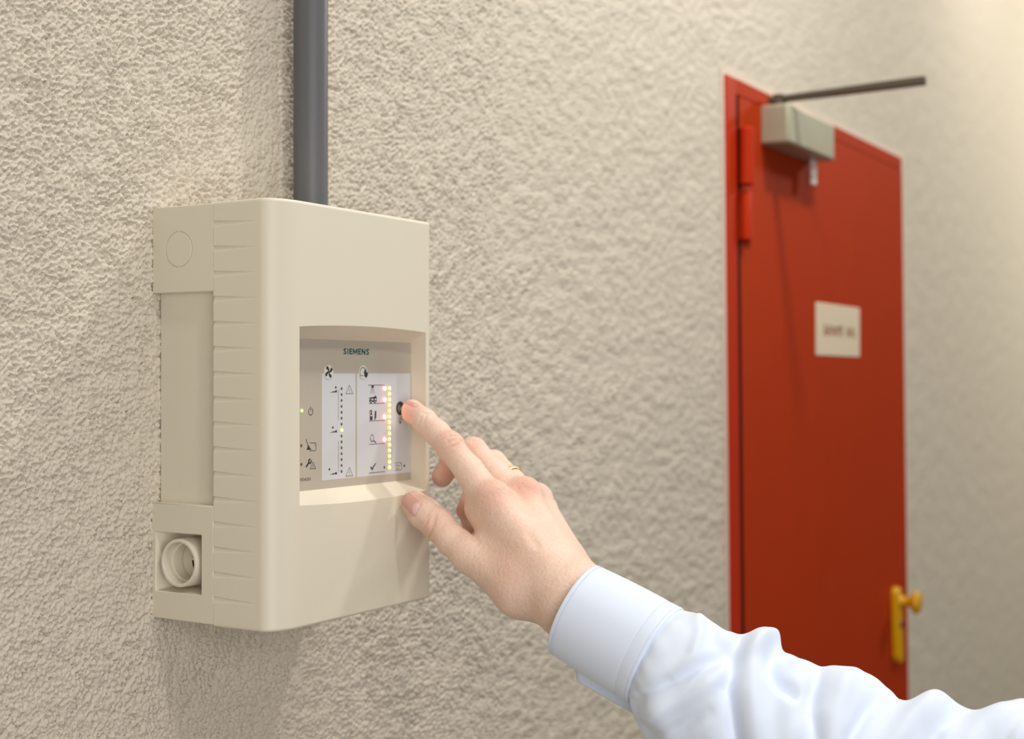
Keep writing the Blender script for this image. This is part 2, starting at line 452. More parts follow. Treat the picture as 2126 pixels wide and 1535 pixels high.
    kn = MB().lathe((.0012, ky, kz), (-1, 0, 0), [(0, .0106), (.0009, .0106), (.0012, .0103)], 64)
    kn.box((.0002, ky - .0006, kz + .0100), (.0012, ky + .0006, kz + .0116)).box((.0002, ky - .0006, kz - .0116), (.0012, ky + .0006, kz - .0100)).box((.0002, ky + .0100, kz - .0006), (.0012, ky + .0116, kz + .0006))
    kn.build('knockout', M['cream'], base)
    # lower block with square pocket and pipe port
    z0, z1 = zbb, ZC - .0770
    py0, py1, pz0, pz1 = -.0412, -.0027, ZC - .1318, ZC - .0952
    dep = .017; inn = .004
    y0, y1 = SEAM + .0002, 0.
    V = [(0,y0,z0),(0,y1,z0),(0,y1,z1),(0,y0,z1), (0,py0,pz0),(0,py1,pz0),(0,py1,pz1),(0,py0,pz1),
         (dep,py0,pz0+inn*.6),(dep,py1-inn*1.6,pz0+inn*.6),(dep,py1-inn*1.6,pz1-inn*.6),(dep,py0,pz1-inn*.6),
         (W_,y0,z0),(W_,y1,z0),(W_,y1,z1),(W_,y0,z1)]
    F = [(0,1,5,4),(1,2,6,5),(2,3,7,6),(3,0,4,7),(4,5,9,8),(5,6,10,9),(6,7,11,10),(7,4,8,11),(8,9,10,11),
         (0,12,13,1),(1,13,14,2),(2,14,15,3),(3,15,12,0),(12,13,14,15)]
    mesh_obj('lower_block', V, F, M['cream'], base, bevel=.0006)
    cy, cz = -.0230, ZC - .1135
    pt = MB().lathe((.0165, cy, cz), (-1, 0, 0), [(0, .0152), (.0165, .0149), (.0172, .0146), (.0174, .0140), (.0172, .0130), (.0168, .0127), (.0095, .0125), (.0094, .0113), (.0022, .0111)], 64, closed=False)
    port = pt.build('pipe_port', M['cream'], base)
    MB().lathe((.0150, cy, cz), (-1, 0, 0), [(0, .0113), (.0004, .0113)], 40).build('port_floor', M['cream'], port)
    dk = MB().lathe((.0142, cy - .0070, cz), (-1, 0, 0), [(0, .0092), (.0006, .0092)], 36); dk.build('port_shade_disc', M['holeshade'], port)  # flat dark disc painted as the shade inside the bore
    MB().box((.0125, cy - .012, cz + .0004), (.0146, cy + .002, cz + .0022)).build('port_bar', M['cream'], port)
    # ---- display panel
    pn = MB().box((OX0, PY, PZB), (PX1, PY + .003, PZT)).build('display_panel', M['panel'], root, smooth=False)
    def I(zx, zy): 
        p = on_y(600 + .26711 * zx, 660 + .26711 * zy, PY); return p[0], p[2]
    def A(ax, ay):                               # second measuring grid (finer crop)
        p = on_y(660 + .09121 * ax, 740 + .09121 * ay, PY); return p[0], p[2]
    LV = [0]
    def poly(mb, pts, lift=.00010):
        n = len(pts); mb.add([(x, PY - lift, z) for x, z in pts], [tuple(range(n))])
    def stroke(mb, pts, wd=.00042, close=False, lift=.00010):
        pts = [np.array(p) for p in pts]
        if close: pts = pts + [pts[0]]
        for a, b in zip(pts[:-1], pts[1:]):
            d = b - a; l = np.linalg.norm(d)
            if l < 1e-9: continue
            d /= l; n = np.array([-d[1], d[0]]) * wd / 2; e = d * wd * .3
            poly(mb, [tuple(a - e + n), tuple(b + e + n), tuple(b + e - n), tuple(a - e - n)], lift); lift += .000002
    def oval(mb, c, rx, rz, n=28, lift=.00010, a0=0, a1=2 * math.pi):
        poly(mb, [(c[0] + rx * math.cos(t), c[1] + rz * math.sin(t)) for t in np.linspace(a0, a1, n, endpoint=False)], lift)
    def arc(c, rx, rz, a0, a1, n=24): return [(c[0] + rx * math.cos(t), c[1] + rz * math.sin(t)) for t in np.linspace(a0, a1, n)]
    def out(mb, name, mat='ink', parent=pn): return mb.build(name, M[mat], parent, smooth=False)
    q = MB(); poly(q, [I(255, 433), I(516, 433), I(516, 1240), I(255, 1266)], .00004); out(q, 'white_field', 'white')
    q = MB(); poly(q, [I(528, 433), I(942, 433), (PX1 - .0003, I(942, 1202)[1]), I(528, 1239)], .00004); out(q, 'white_field', 'white')
    # round badges
    for nm, c, rr in (('fan', A(240, 362), .0046), ('fire', A(1030, 362), .0046)):
        q = MB().lathe((c[0], PY, c[1]), (0, -1, 0), [(0, rr), (.0003, rr), (.0004, rr * .97)], 40); q.build('badge', M['badge'], pn)
    UPL = .00048
    q = MB(); c = A(238, 358)
    for k in range(4):
        a0 = math.radians(100 - 90 * k); pts = []
        for t in np.linspace(0, 1, 9):
            a = a0 + .55 * (t - .3); pts.append((c[0] + math.cos(a) * .0031 * t, c[1] + math.sin(a) * .0031 * t))
        for i_, p_ in enumerate(pts[1:]): oval(q, p_, .00045 + .0006 * (i_ / 7), .00045 + .0006 * (i_ / 7), 14, UPL + .000003 * i_)
    out(q, 'fan_icon')
    q = MB(); oval(q, c, .00055, .00055, 18, UPL + .00003); out(q, 'fan_hub', 'ledoff')
    q = MB(); stroke(q, [A(1045, 275), A(1008, 247), A(952, 300), A(952, 443), A(1022, 443)], .00036, lift=UPL)
    poly(q, [A(1062, 480), A(1044, 440), A(1040, 385), A(1022, 340), A(1044, 365), A(1058, 245), A(1074, 330), A(1096, 275), A(1092, 370), A(1122, 355), A(1124, 430), A(1104, 475), A(1082, 484)], UPL); out(q, 'fire_icon')
    # lettering
    def text(s_, p0, p1, h, mat, name, bold=0):
        cu = bpy.data.curves.new(name, 'FONT'); cu.body = s_; cu.size = 1; cu.offset = bold; cu.resolution_u = 3
        o = bpy.data.objects.new(name, cu); COL.objects.link(o); bpy.context.view_layer.update()
        dg = bpy.context.evaluated_depsgraph_get(); m = bpy.data.meshes.new_from_object(o.evaluated_get(dg)); bpy.data.objects.remove(o)
        co = np.zeros(len(m.vertices) * 3); m.vertices.foreach_get('co', co); co = co.reshape(-1, 3)
        x0, x1 = co[:, 0].min(), co[:, 0].max(); y0, y1 = co[:, 1].min(), co[:, 1].max()
        u = (co[:, 0] - x0) / (x1 - x0); v_ = (co[:, 1] - y0) / (y1 - y0)
        n = np.stack([p0[0] + (p1[0] - p0[0]) * u, np.full(len(u), PY - .0001), p0[1] + (p1[1] - p0[1]) * u + h * v_], -1)
        m.vertices.foreach_set('co', n.ravel()); m.update()
        return finish(name, m, M[mat], pn, smooth=False)
    a, b_ = I(421, 283), I(622, 286); h = I(421, 238)[1] - a[1]
    q = MB(); X0, X1, Zb, hh = a[0], b_[0], a[1], h; adv = (X1 - X0) / 7.18; sw = .00092; sh = .00082
    wds = [.96, .46, .86, 1.40, .86, 1.16, .96]; x = X0; gapx = ((X1 - X0) - sum(wds) * adv * .92) / 6
    def bar(xa, za, xb, zb_): poly(q, [(xa, za), (xb, za), (xb, zb_), (xa, zb_)])
    def thick(pts, w1):
        L_ = [np.array(p) for p in pts]; lf, rt = [], []
        for i_, p_ in enumerate(L_):
            d_ = L_[min(i_ + 1, len(L_) - 1)] - L_[max(i_ - 1, 0)]; d_ /= np.linalg.norm(d_); n_ = np.array([-d_[1], d_[0]]) * w1 / 2
            lf.append(p_ + n_); rt.append(p_ - n_)
        n0_ = len(q.v); q.add([(p_[0], PY - .0001, p_[1]) for p_ in lf + rt], [(i_, i_ + 1, len(lf) + i_ + 1, len(lf) + i_) for i_ in range(len(lf) - 1)])
    for ch, wd_ in zip('SIEMENS', wds):
        w0 = wd_ * adv * .92; xa, xb, zt_ = x, x + w0, Zb + hh
        if ch == 'I': bar((xa + xb) / 2 - sw / 2, Zb, (xa + xb) / 2 + sw / 2, zt_)
        elif ch == 'E':
            bar(xa, Zb, xa + sw, zt_)
            for zz in (Zb, (Zb + zt_) / 2 - sh / 2, zt_ - sh): bar(xa + sw, zz, xb - (.0002 if zz not in (Zb, zt_ - sh) else 0), zz + sh)
        elif ch == 'N':
            bar(xa, Zb, xa + sw * .95, zt_); bar(xb - sw * .95, Zb, xb, zt_); poly(q, [(xa + sw * .95, zt_), (xa + sw * .95, zt_ - sh * 2), (xb - sw * .95, Zb), (xb - sw * .95, Zb + sh * 2)])
        elif ch == 'M':
            bar(xa, Zb, xa + sw * .95, zt_); bar(xb - sw * .95, Zb, xb, zt_); xc = (xa + xb) / 2
            poly(q, [(xa + sw * .95, zt_), (xa + sw * .95, zt_ - sh * 1.8), (xc, Zb), (xc, Zb + sh * 2.2)]); poly(q, [(xb - sw * .95, zt_), (xb - sw * .95, zt_ - sh * 1.8), (xc, Zb), (xc, Zb + sh * 2.2)])
        else:
            S_ = [(.92, .86), (.70, .915), (.45, .90), (.24, .80), (.22, .68), (.36, .58), (.62, .48), (.80, .37), (.82, .24), (.66, .11), (.40, .085), (.10, .14)]
            P_ = np.array([(xa + w0 * u_, Zb + hh * v_) for u_, v_ in S_]); tt_ = np.linspace(0, len(P_) - 1, 40); ii = np.arange(len(P_))
            thick(np.stack([np.interp(tt_, ii, P_[:, 0]), np.interp(tt_, ii, P_[:, 1])], -1), sw * .92)
        x += w0 + gapx
    out(q, 'brand_lettering', 'teal')
    a, b_ = I(89, 1272), I(168, 1268); text('FDA241', a, (b_[0], a[1]), I(89, 1248)[1] - a[1], 'ink', 'model_lettering')
    # level icons, scale lines
    for dx, dy, ddx in ((0, 0, 0), (0, 311, -23), (0, 637, -50)):
        q = MB(); g = lambda ax, ay: I(224.7 + .34147 * ax + dx, 299.5 + .34147 * ay + dy)
        poly(q, [g(258, 830), g(308, 815), g(308, 828)]); poly(q, [g(318, 826), g(318, 808), g(372, 793), g(372, 825)]); poly(q, [g(382, 825), g(382, 787), g(430, 768), g(430, 824)])
        dm = lambda ax, ay: I(224.7 + .34147 * ax + ddx, 299.5 + .34147 * ay + dy)
        poly(q, [dm(384, 710), dm(405, 676), dm(428, 710), dm(405, 744)]); out(q, 'level_icon')
    for y0_, y1_ in ((557, 797), (960, 1197)):
        q = MB(); stroke(q, [I(384, y0_), I(384, y1_)], .00032); out(q, 'scale_line', 'lineink')
    def warn(p, s_=.00032):
        q = MB(); stroke(q, p, s_, close=True); t, l, r = [np.array(x) for x in p]; c = (t + l + r) / 3
        hh = t[1] - l[1]
        stroke(q, [(c[0], c[1] + hh * .28), (c[0], c[1] - hh * .08)], s_); oval(q, (c[0], c[1] - hh * .2), s_ * .55, s_ * .55, 12); out(q, 'warning_icon')
    warn([I(468, 523), I(442, 591), I(496, 590)]); warn([I(468, 1162), I(441, 1233), I(496, 1229)]); warn([I(186, 1120), I(163, 1174), I(207, 1172)])
    # sprinkler
    q = MB(); stroke(q, [I(614, 524), I(745, 524)], .00036)
    poly(q, [I(638, 528), I(660, 528), I(657, 546), I(641, 546)])
    for x0_, x1_ in ((640, 629), (644, 638), (648, 648), (652, 657), (657, 667)): stroke(q, [I(x0_, 550), I((x0_ + x1_) / 2, 570), I(x1_, 592)], .00016)
    out(q, 'sprinkler_icon', 'ink')
    # fire engine
    q = MB(); poly(q, [I(622, 622), I(676, 612), I(681, 616), I(681, 624), I(624, 632)])
    poly(q, [I(624, 636), I(640, 632), I(640, 645), I(624, 648)], .00012); poly(q, [I(655, 628), I(664, 626), I(664, 650), I(655, 650)], .00012); poly(q, [I(664, 624), I(681, 622), I(681, 627), I(664, 629)], .00013)
    poly(q, [I(677, 624), I(681, 624), I(681, 652), I(677, 652)], .00012); poly(q, [I(624, 644), I(681, 641), I(681, 653), I(624, 656)], .00011)
    for cx in (636, 666):
        c = I(cx, 653); oval(q, c, .0011, .0011, 18, .00014)
    poly(q, [I(664, 612), I(671, 602), I(678, 612)], .00015); stroke(q, [I(622, 668), I(743, 664)], .00036); out(q, 'fire_engine_icon')
    q = MB()
    for cx in (636, 666): oval(q, I(cx, 653), .00048, .00048, 12, .00018)
    poly(q, [I(642, 630), I(653, 628), I(653, 640), I(642, 642)], .00018); out(q, 'fire_engine_window', 'white')
    # extinguisher
    q = MB(); poly(q, [I(628, 797), I(628, 752), I(633, 742), I(643, 742), I(648, 752), I(648, 796)]); poly(q, [I(634, 745), I(634, 722), I(642, 722), I(642, 745)], .00012)
    stroke(q, [I(624, 745), I(626, 728), I(636, 718), I(646, 728)], .0005)
    for yy in range(4): poly(q, [I(660 + yy, 794 - yy * 17), I(668, 774 - yy * 17), I(680, 762 - yy * 12), I(676, 778 - yy * 14), I(670, 790 - yy * 17)], .0001 + .00001 * yy)
    stroke(q, [I(622, 803), I(743, 798)], .00036); out(q, 'extinguisher_icon')
    q = MB(); poly(q, [I(632, 754), I(644, 754), I(644, 765), I(632, 766)], .00018); out(q, 'extinguisher_mark', 'white')
    # magnifier
    q = MB(); c = I(645, 937); stroke(q, arc(c, .00185, .0024, 0, 2 * math.pi, 30), .0004); stroke(q, [I(659, 957), I(676, 972)], .0008); stroke(q, arc(c, .0012, .0016, math.pi * 1.15, math.pi * 1.6, 8), .00022)
    stroke(q, [I(622, 985), I(743, 977)], .00036); out(q, 'magnifier_icon')
    # check mark
    q = MB(); poly(q, [I(630, 1162), I(637, 1155), I(646, 1170), I(655, 1150), I(674, 1129), I(678, 1133), I(660, 1157), I(648, 1186), I(645, 1186)]); stroke(q, [I(622, 1208), I(743, 1196)], .00036); out(q, 'check_icon')
    # power, broom, wrench
    q = MB(); c = I(168, 729); stroke(q, arc(c, .0020, .0022, math.radians(125), math.radians(415), 30), .00042); stroke(q, [I(168, 690), I(168, 722)], .00042); out(q, 'power_icon')
    q = MB(); stroke(q, [I(133, 945), I(147, 995)], .00042); poly(q, [I(148, 990), I(157, 996), I(160, 1010), I(176, 1026), I(135, 1027), I(144, 1006)])
    stroke(q, [I(160, 974), I(196, 972), I(210, 976), I(211, 990), I(207, 1000), I(211, 1012), I(210, 1028), I(200, 1034), I(160, 1036)], .0003); stroke(q, [I(200, 973), I(203, 984), I(204, 996), I(207, 1000)], .00025); out(q, 'duct_cleaning_icon')
    q = MB(); stroke(q, [I(134, 1158), I(152, 1130)], .0012); stroke(q, [I(163, 1098), I(152, 1112), I(156, 1130), I(168, 1128), I(173, 1110)], .0010); out(q, 'wrench_icon')
    # push button with its glyph
    c = I(863, 703); bt = MB().lathe((c[0], PY, c[1]), (0, -1, 0), [(0, .0046), (.0003, .0046), (.0005, .0044)], 40).build('push_button', M['button'], pn)
    q = MB(); G = lambda ax, ay: I(600 + 0, 0) if False else (lambda p: (p[0], p[2]))(on_y(740 + .0912 * ax, 740 + .0912 * ay, PY))
    stroke(q, [G(945, 1100), G(1040, 1260)], .0003, lift=.00056); stroke(q, [G(945, 1268), G(1040, 1110)], .0003, lift=.00058); stroke(q, arc(G(945, 1178), .0008, .0010, 0, 6.28, 14), .0003, lift=.0006)
    out(q, 'button_glyph', 'badge', bt)
    # bulb
    q = MB(); c = I(864, 797); stroke(q, arc(c, .00105, .00115, -1.0, 4.1, 20), .0004); poly(q, [I(858, 810), I(870, 810), I(868, 824), I(860, 824)])
    for k in range(7):
        a = math.radians(-25 + 38 * k); stroke(q, [(c[0] + .0017 * math.cos(a), c[1] + .0017 * math.sin(a)), (c[0] + .0022 * math.cos(a), c[1] + .0022 * math.sin(a))], .0003)
    out(q, 'bulb_icon')
    # dusty duct
    q = MB(); stroke(q, [I(822, 1130), I(866, 1126), I(875, 1132), I(875, 1146), I(872, 1156), I(876, 1168), I(874, 1180), I(866, 1183), I(822, 1188)], .0003); stroke(q, [I(866, 1127), I(868, 1142), I(872, 1154)], .00022)
    for x, y, r in ((838, 1146, 6), (853, 1152, 6.5), (827, 1158, 4.5), (833, 1176, 5), (848, 1174, 5.5), (825, 1146, 3), (842, 1166, 3.5)): oval(q, I(x, y), r * .000085, r * .000085, 14)
    out(q, 'dust_icon')
    # LEDs: shared meshes
    def led_mesh(r, mat, dome, core=None):
        b_ = MB().lathe((0, 0, 0), (0, -1, 0), [(0, r), (dome * .6, r * .95), (dome * .9, r * .62), (dome, r * .40), (dome * 1.02, r * .1)], 18)
        m = bpy.data.meshes.new('led'); m.from_pydata([tuple(v) for v in b_.v], [], b_.f); m.materials.append(mat); m.shade_smooth()
        if core is not None:
            m.materials.append(core)
            for p_ in m.polygons:
                if max(math.hypot(m.vertices[v].co.x, m.vertices[v].co.z) for v in p_.vertices) < r * .63 and p_.center.y < -dome * .5: p_.material_index = 1
        return m
    moff = led_mesh(.00078, M['ledoff'], .0002); mg = led_mesh(.00100, M['ledgreen'], .0006, M['ledgreencore']); my = led_mesh(.00104, M['ledyellow'], .0007, M['ledyellowcore']); mr = led_mesh(.00112, M['ledred'], .0010)
    mring = led_mesh(.00098, M['ledring'], .00012)
    pinv = pn.matrix_world.inverted()
    def led(c, me):
        o = bpy.data.objects.new('led', me); COL.objects.link(o); o.parent = pn; o.location = (c[0], PY - .00004, c[1])
        if me is moff:
            o2 = bpy.data.objects.new('led_hole', mring); COL.objects.link(o2); o2.parent = pn; o2.location = (c[0] - .0001, PY - .00002, c[1] + .0001)
    for k in range(15):
        led(I(409, 552 + 46.0 * k), mg if k == 7 else moff)
        led(I(779.5, 548 + 43.93 * k), my)
    for y in (550, 637, 771, 946): led(I(742, y), mr)
    led(I(742, 1165), moff); led(I(896, 1152), moff); led(I(98, 723), mg); led(I(97, 995), moff); led(I(97, 1141), moff)
detector()

# ------------------------------------------------------------------ person: hand, sleeve, ring
def smin(a, b, k):
    h = np.clip(.5 + .5 * (b - a) / k, 0, 1)
    return b + (a - b) * h - k * h * (1 - h)
class Field:
    """signed distance grid; every primitive only touches its own neighbourhood"""
    def __init__(s, lo, hi, h):
        s.lo = np.array(lo); s.h = h; s.n = np.ceil((np.array(hi) - s.lo) / h).astype(int) + 1
        s.d = np.full(tuple(s.n), .05, np.float32)
    def sub(s, lo, hi):
        a = np.clip(np.floor((lo - s.lo) / s.h).astype(int), 0, s.n - 1); b = np.clip(np.ceil((hi - s.lo) / s.h).astype(int) + 1, 1, s.n)
        sl = tuple(slice(i, j) for i, j in zip(a, b))
        g = np.meshgrid(*[s.lo[k] + s.h * np.arange(a[k], b[k]) for k in range(3)], indexing='ij')
        return sl, g
    def cone(s, p, q, r1, r2, k=.004, m=.012):
        p = np.asarray(p); q = np.asarray(q); R = max(r1, r2) + m
        sl, (X, Y, Z) = s.sub(np.minimum(p, q) - R, np.maximum(p, q) + R)
        ba = q - p; l2 = max(ba @ ba, 1e-12)
        t = np.clip(((X - p[0]) * ba[0] + (Y - p[1]) * ba[1] + (Z - p[2]) * ba[2]) / l2, 0, 1)
        d = np.sqrt((X - p[0] - ba[0] * t) ** 2 + (Y - p[1] - ba[1] * t) ** 2 + (Z - p[2] - ba[2] * t) ** 2) - (r1 + (r2 - r1) * t)
        s.d[sl] = smin(s.d[sl], d.astype(np.float32), k)
    def ball(s, p, r, k=.004): s.cone(p, np.asarray(p) + 1e-5, r, r, k)
    def crease(s, pts, r, depth, k=.0012):
        """thin groove pressed into the surface along a polyline"""
        for p, q in zip(pts[:-1], pts[1:]):
            p = np.asarray(p); q = np.asarray(q); R = r + .006
            sl, (X, Y, Z) = s.sub(np.minimum(p, q) - R, np.maximum(p, q) + R)
            ba = q - p; l2 = max(ba @ ba, 1e-12)
            t = np.clip(((X - p[0]) * ba[0] + (Y - p[1]) * ba[1] + (Z - p[2]) * ba[2]) / l2, 0, 1)
            d = np.sqrt((X - p[0] - ba[0] * t) ** 2 + (Y - p[1] - ba[1] * t) ** 2 + (Z - p[2] - ba[2] * t) ** 2)
            s.d[sl] = s.d[sl] + (depth * np.exp(-(d / r) ** 2)).astype(np.float32)
def merge(a, b, k): a.d = smin(a.d, b.d, k)
def surface_nets(d, lo, h):
    nx, ny, nz = d.shape
    s = d < 0
    c = np.zeros((nx-1, ny-1, nz-1), np.int8)
    for dx in (0, 1):
        for dy in (0, 1):
            for dz in (0, 1): c += s[dx:nx-1+dx, dy:ny-1+dy, dz:nz-1+dz]
    act = (c > 0) & (c < 8); ix = np.argwhere(act); idx = np.full(act.shape, -1, np.int64); idx[act] = np.arange(len(ix))
    acc = np.zeros((len(ix), 3)); cnt = np.zeros(len(ix))
    cor = [(a, b, e) for a in (0, 1) for b in (0, 1) for e in (0, 1)]
    for i, p in enumerate(cor):
        for q in cor[i+1:]:
            if sum(abs(a - b) for a, b in zip(p, q)) != 1: continue
            dp = d[ix[:,0]+p[0], ix[:,1]+p[1], ix[:,2]+p[2]]; dq = d[ix[:,0]+q[0], ix[:,1]+q[1], ix[:,2]+q[2]]
            m = (dp < 0) != (dq < 0)
            t = dp[m] / (dp[m] - dq[m])
            acc[m] += np.array(p) + t[:, None] * (np.array(q) - np.array(p)); cnt[m] += 1
    V = lo + h * (ix + acc / cnt[:, None])
    F = []
    for ax in range(3):
        o = [0, 0, 0]; o[ax] = 1
        a = s[:nx-o[0], :ny-o[1], :nz-o[2]]; b = s[o[0]:, o[1]:, o[2]:]
        e = np.argwhere(a != b); fl = a[e[:,0], e[:,1], e[:,2]]
        u, v = [(1, 2), (2, 0), (0, 1)][ax]
        ok = (e[:, u] > 0) & (e[:, v] > 0); e = e[ok]; fl = fl[ok]
        def get(du, dv):
            k = e.copy(); k[:, u] -= du; k[:, v] -= dv; return idx[k[:,0], k[:,1], k[:,2]]
        q = np.stack([get(1, 1), get(0, 1), get(0, 0), get(1, 0)], -1)
        q[~fl] = q[~fl][:, ::-1]
        F.append(q)
    return V, np.concatenate(F)
def skin_material():
    m = material('skin', srgb(228, 184, 160), .48, spec=.35, sss=.12); nt = m.node_tree; p = nt.nodes['Principled BSDF']
    tc = nt.nodes.new('ShaderNodeTexCoord'); at_ = nt.nodes.new('ShaderNodeAttribute'); at_.attribute_name = 'redness'
    n = nt.nodes.new('ShaderNodeTexNoise'); n.inputs['Scale'].default_value = 90; n.inputs['Detail'].default_value = 5
    nt.links.new(tc.outputs['Object'], n.inputs['Vector'])
    mx = nt.nodes.new('ShaderNodeMix'); mx.data_type = 'RGBA'; mx.inputs['A'].default_value = srgb(245, 216, 199); mx.inputs['B'].default_value = srgb(239, 202, 182)
    nt.links.new(n.outputs['Fac'], mx.inputs['Factor'])
    m2 = nt.nodes.new('ShaderNodeMix'); m2.data_type = 'RGBA'; m2.inputs['B'].default_value = srgb(222, 152, 132)
    nt.links.new(at_.outputs['Fac'], m2.inputs['Factor']); nt.links.new(mx.outputs['Result'], m2.inputs['A'])
    nt.links.new(m2.outputs['Result'], p.inputs['Base Color'])
    # pores plus fine crossing lines
    v = nt.nodes.new('ShaderNodeTexVoronoi'); v.inputs['Scale'].default_value = 900; v.feature = 'DISTANCE_TO_EDGE'
    n2 = nt.nodes.new('ShaderNodeTexNoise'); n2.inputs['Scale'].default_value = 380; n2.inputs['Detail'].default_value = 4
    nt.links.new(tc.outputs['Object'], v.inputs['Vector']); nt.links.new(tc.outputs['Object'], n2.inputs['Vector'])
    ad = nt.nodes.new('ShaderNodeMath'); ad.operation = 'MULTIPLY_ADD'; ad.inputs[1].default_value = .35
    nt.links.new(v.outputs['Distance'], ad.inputs[0]); nt.links.new(n2.outputs['Fac'], ad.inputs[2])
    # fine wrinkles running across the hand
    hx = (at(1020, 1040, .912) - at(1185, 1240, .87)); hx /= np.linalg.norm(hx)
    vr = nt.nodes.new('ShaderNodeVectorRotate'); vr.rotation_type = 'EULER_XYZ'; vr.invert = True
    vr.inputs['Rotation'].default_value = Vector(hx).to_track_quat('X', 'Z').to_euler()
    mp = nt.nodes.new('ShaderNodeMapping'); mp.inputs['Scale'].default_value = (900, 210, 210)
    n3 = nt.nodes.new('ShaderNodeTexNoise'); n3.inputs['Scale'].default_value = 1; n3.inputs['Detail'].default_value = 3; n3.inputs['Distortion'].default_value = .6
    nt.links.new(tc.outputs['Object'], vr.inputs['Vector']); nt.links.new(vr.outputs['Vector'], mp.inputs['Vector']); nt.links.new(mp.outputs['Vector'], n3.inputs['Vector'])
    a2 = nt.nodes.new('ShaderNodeMath'); a2.operation = 'MULTIPLY_ADD'; a2.inputs[1].default_value = .8
    nt.links.new(n3.outputs['Fac'], a2.inputs[0]); nt.links.new(ad.outputs[0], a2.inputs[2]); ad = a2
    b = nt.nodes.new('ShaderNodeBump'); b.inputs['Distance'].default_value = .0007; b.inputs['Strength'].default_value = .8
    nt.links.new(ad.outputs[0], b.inputs['Height']); nt.links.new(b.outputs['Normal'], p.inputs['Normal'])
    return m
def person():
    J = dict(
        i_t=(856, 851, .958, 7.0), i_d=(881, 874, .947, 7.9), i_m=(908, 900, .939, 8.3), i_p=(933, 927, .931, 8.7), i_q=(974, 978, .922, 9.3), i_k=(1021, 1046, .912, 12.0),
        m_t=(918, 990, .985, 7.3), m_d=(942, 955, .982, 8.0), m_p=(982, 937, .957, 9.2), m_q=(1026, 983, .946, 9.3), m_k=(1083, 1040, .932, 11.8),
        r_t=(967, 1061, .990, 6.8), r_d=(990, 1005, 1.003, 7.6), r_p=(1024, 962, .985, 8.8), r_q=(1062, 1000, .970, 8.8), r_k=(1104, 1047, .952, 10.5),
        l_t=(977, 1092, .990, 6.2), l_d=(1015, 1050, 1.008, 6.6), l_p=(1062, 1018, 1.0, 7.6), l_q=(1095, 1042, .986, 8.0), l_k=(1124, 1068, .970, 9.5),
        t_t=(861, 1047, .937, 8.2), t_n=(880, 1066, .931, 10.0), t_d=(909, 1090, .924, 10.3), t_m=(939, 1123, .914, 9.9), t_k=(976, 1152, .904, 11.3), t_c=(1086, 1220, .880, 17.5))
    P = {k: (at(v[0], v[1], v[2]), v[3] / 1000) for k, v in J.items()}
    allp = np.array([p for p, r in P.values()] + [at(1350, 1350, .83), at(1200, 1150, .95)])
    lo, hi = allp.min(0) - .035, allp.max(0) + .035
    H = .00085
    def chain(f, names, k=.004):
        for a, b in zip(names[:-1], names[1:]): f.cone(P[a][0], P[b][0], P[a][1], P[b][1], k)
    # palm and wrist
    palm = Field(lo, hi, H)
    wr = {'i': (1128, 1178, .874, 16), 'm': (1150, 1172, .884, 16), 'r': (1166, 1176, .898, 15), 'l': (1174, 1186, .914, 14)}
    WR = {k: (at(v[0], v[1], v[2]), v[3] / 1000) for k, v in wr.items()}
    for k in 'imrl':
        palm.cone(P[k + '_k'][0], WR[k][0], P[k + '_k'][1] * .98, WR[k][1], .010)
        # flesh on the palm side
        off = FW3 * .010 - UP3 * .004 - RT3 * .006
        palm.cone(P[k + '_k'][0] + off, WR[k][0] + off * 1.2, P[k + '_k'][1], WR[k][1], .010)
    palm.cone(at(1150, 1205, .880), at(1192, 1247, .862), .0205, .0225, .012)
    palm.cone(at(1160, 1210, .905), at(1200, 1252, .885), .019, .021, .012)
    palm.cone(at(1192, 1247, .862), at(1330, 1338, .838), .0222, .0235, .012)
    palm.cone(at(1200, 1252, .885), at(1335, 1342, .860), .021, .0225, .012)
    # thenar mass and first web
    palm.cone(P['t_k'][0], P['t_c'][0], .0113, .0180, .008)
    palm.cone(P['t_c'][0], at(1150, 1222, .874), .0175, .0195, .010)
    palm.cone(at(1046, 1132, .904), at(1105, 1185, .884), .0115, .018, .010)
    palm.cone(at(1028, 1140, .904), at(1050, 1100, .910), .0075, .010, .006)
    hand = palm
    for names in (['i_t', 'i_d', 'i_m', 'i_p', 'i_q', 'i_k'], ['m_t', 'm_d', 'm_p', 'm_q', 'm_k'], ['r_t', 'r_d', 'r_p', 'r_q', 'r_k'], ['l_t', 'l_d', 'l_p', 'l_q', 'l_k'], ['t_t', 't_n', 't_d', 't_m', 't_k']):
        f = Field(lo, hi, H); chain(f, names, .003)
        if names[0] == 't_t':                  # broad flat thumb tip
            f.cone(P['t_t'][0] + FW3 * .002, P['t_n'][0] + FW3 * .002, .0082, .0095, .003)
        if names[0] == 'i_t':                  # pad under the tip
            f.ball(at(858, 861, .960), .0068, .004)
        hand.d = np.minimum(smin(hand.d, f.d, .0055 if names[0] != 't_t' else .006), .05)
        del f
    # knuckles and tendons
    def bump(px, py, Z, r, k=.006): hand.ball(at(px, py, Z), r, k)
    bump(1024, 1034, .905, .0105, .007); bump(1088, 1026, .926, .0112, .006); bump(1110, 1034, .946, .0095, .006); bump(1130, 1056, .966, .0085, .006)
    bump(935, 925, .9285, .0086, .004)
    for a, b, r in (((1030, 1040, .9035), (1130, 1165, .8675), .0046), ((1092, 1030, .9225), (1155, 1150, .8795), .0046), ((1124, 1034, .943), (1180, 1150, .893), .004)):
        hand.cone(at(*a), at(*b), r, r * 1.2, .012)
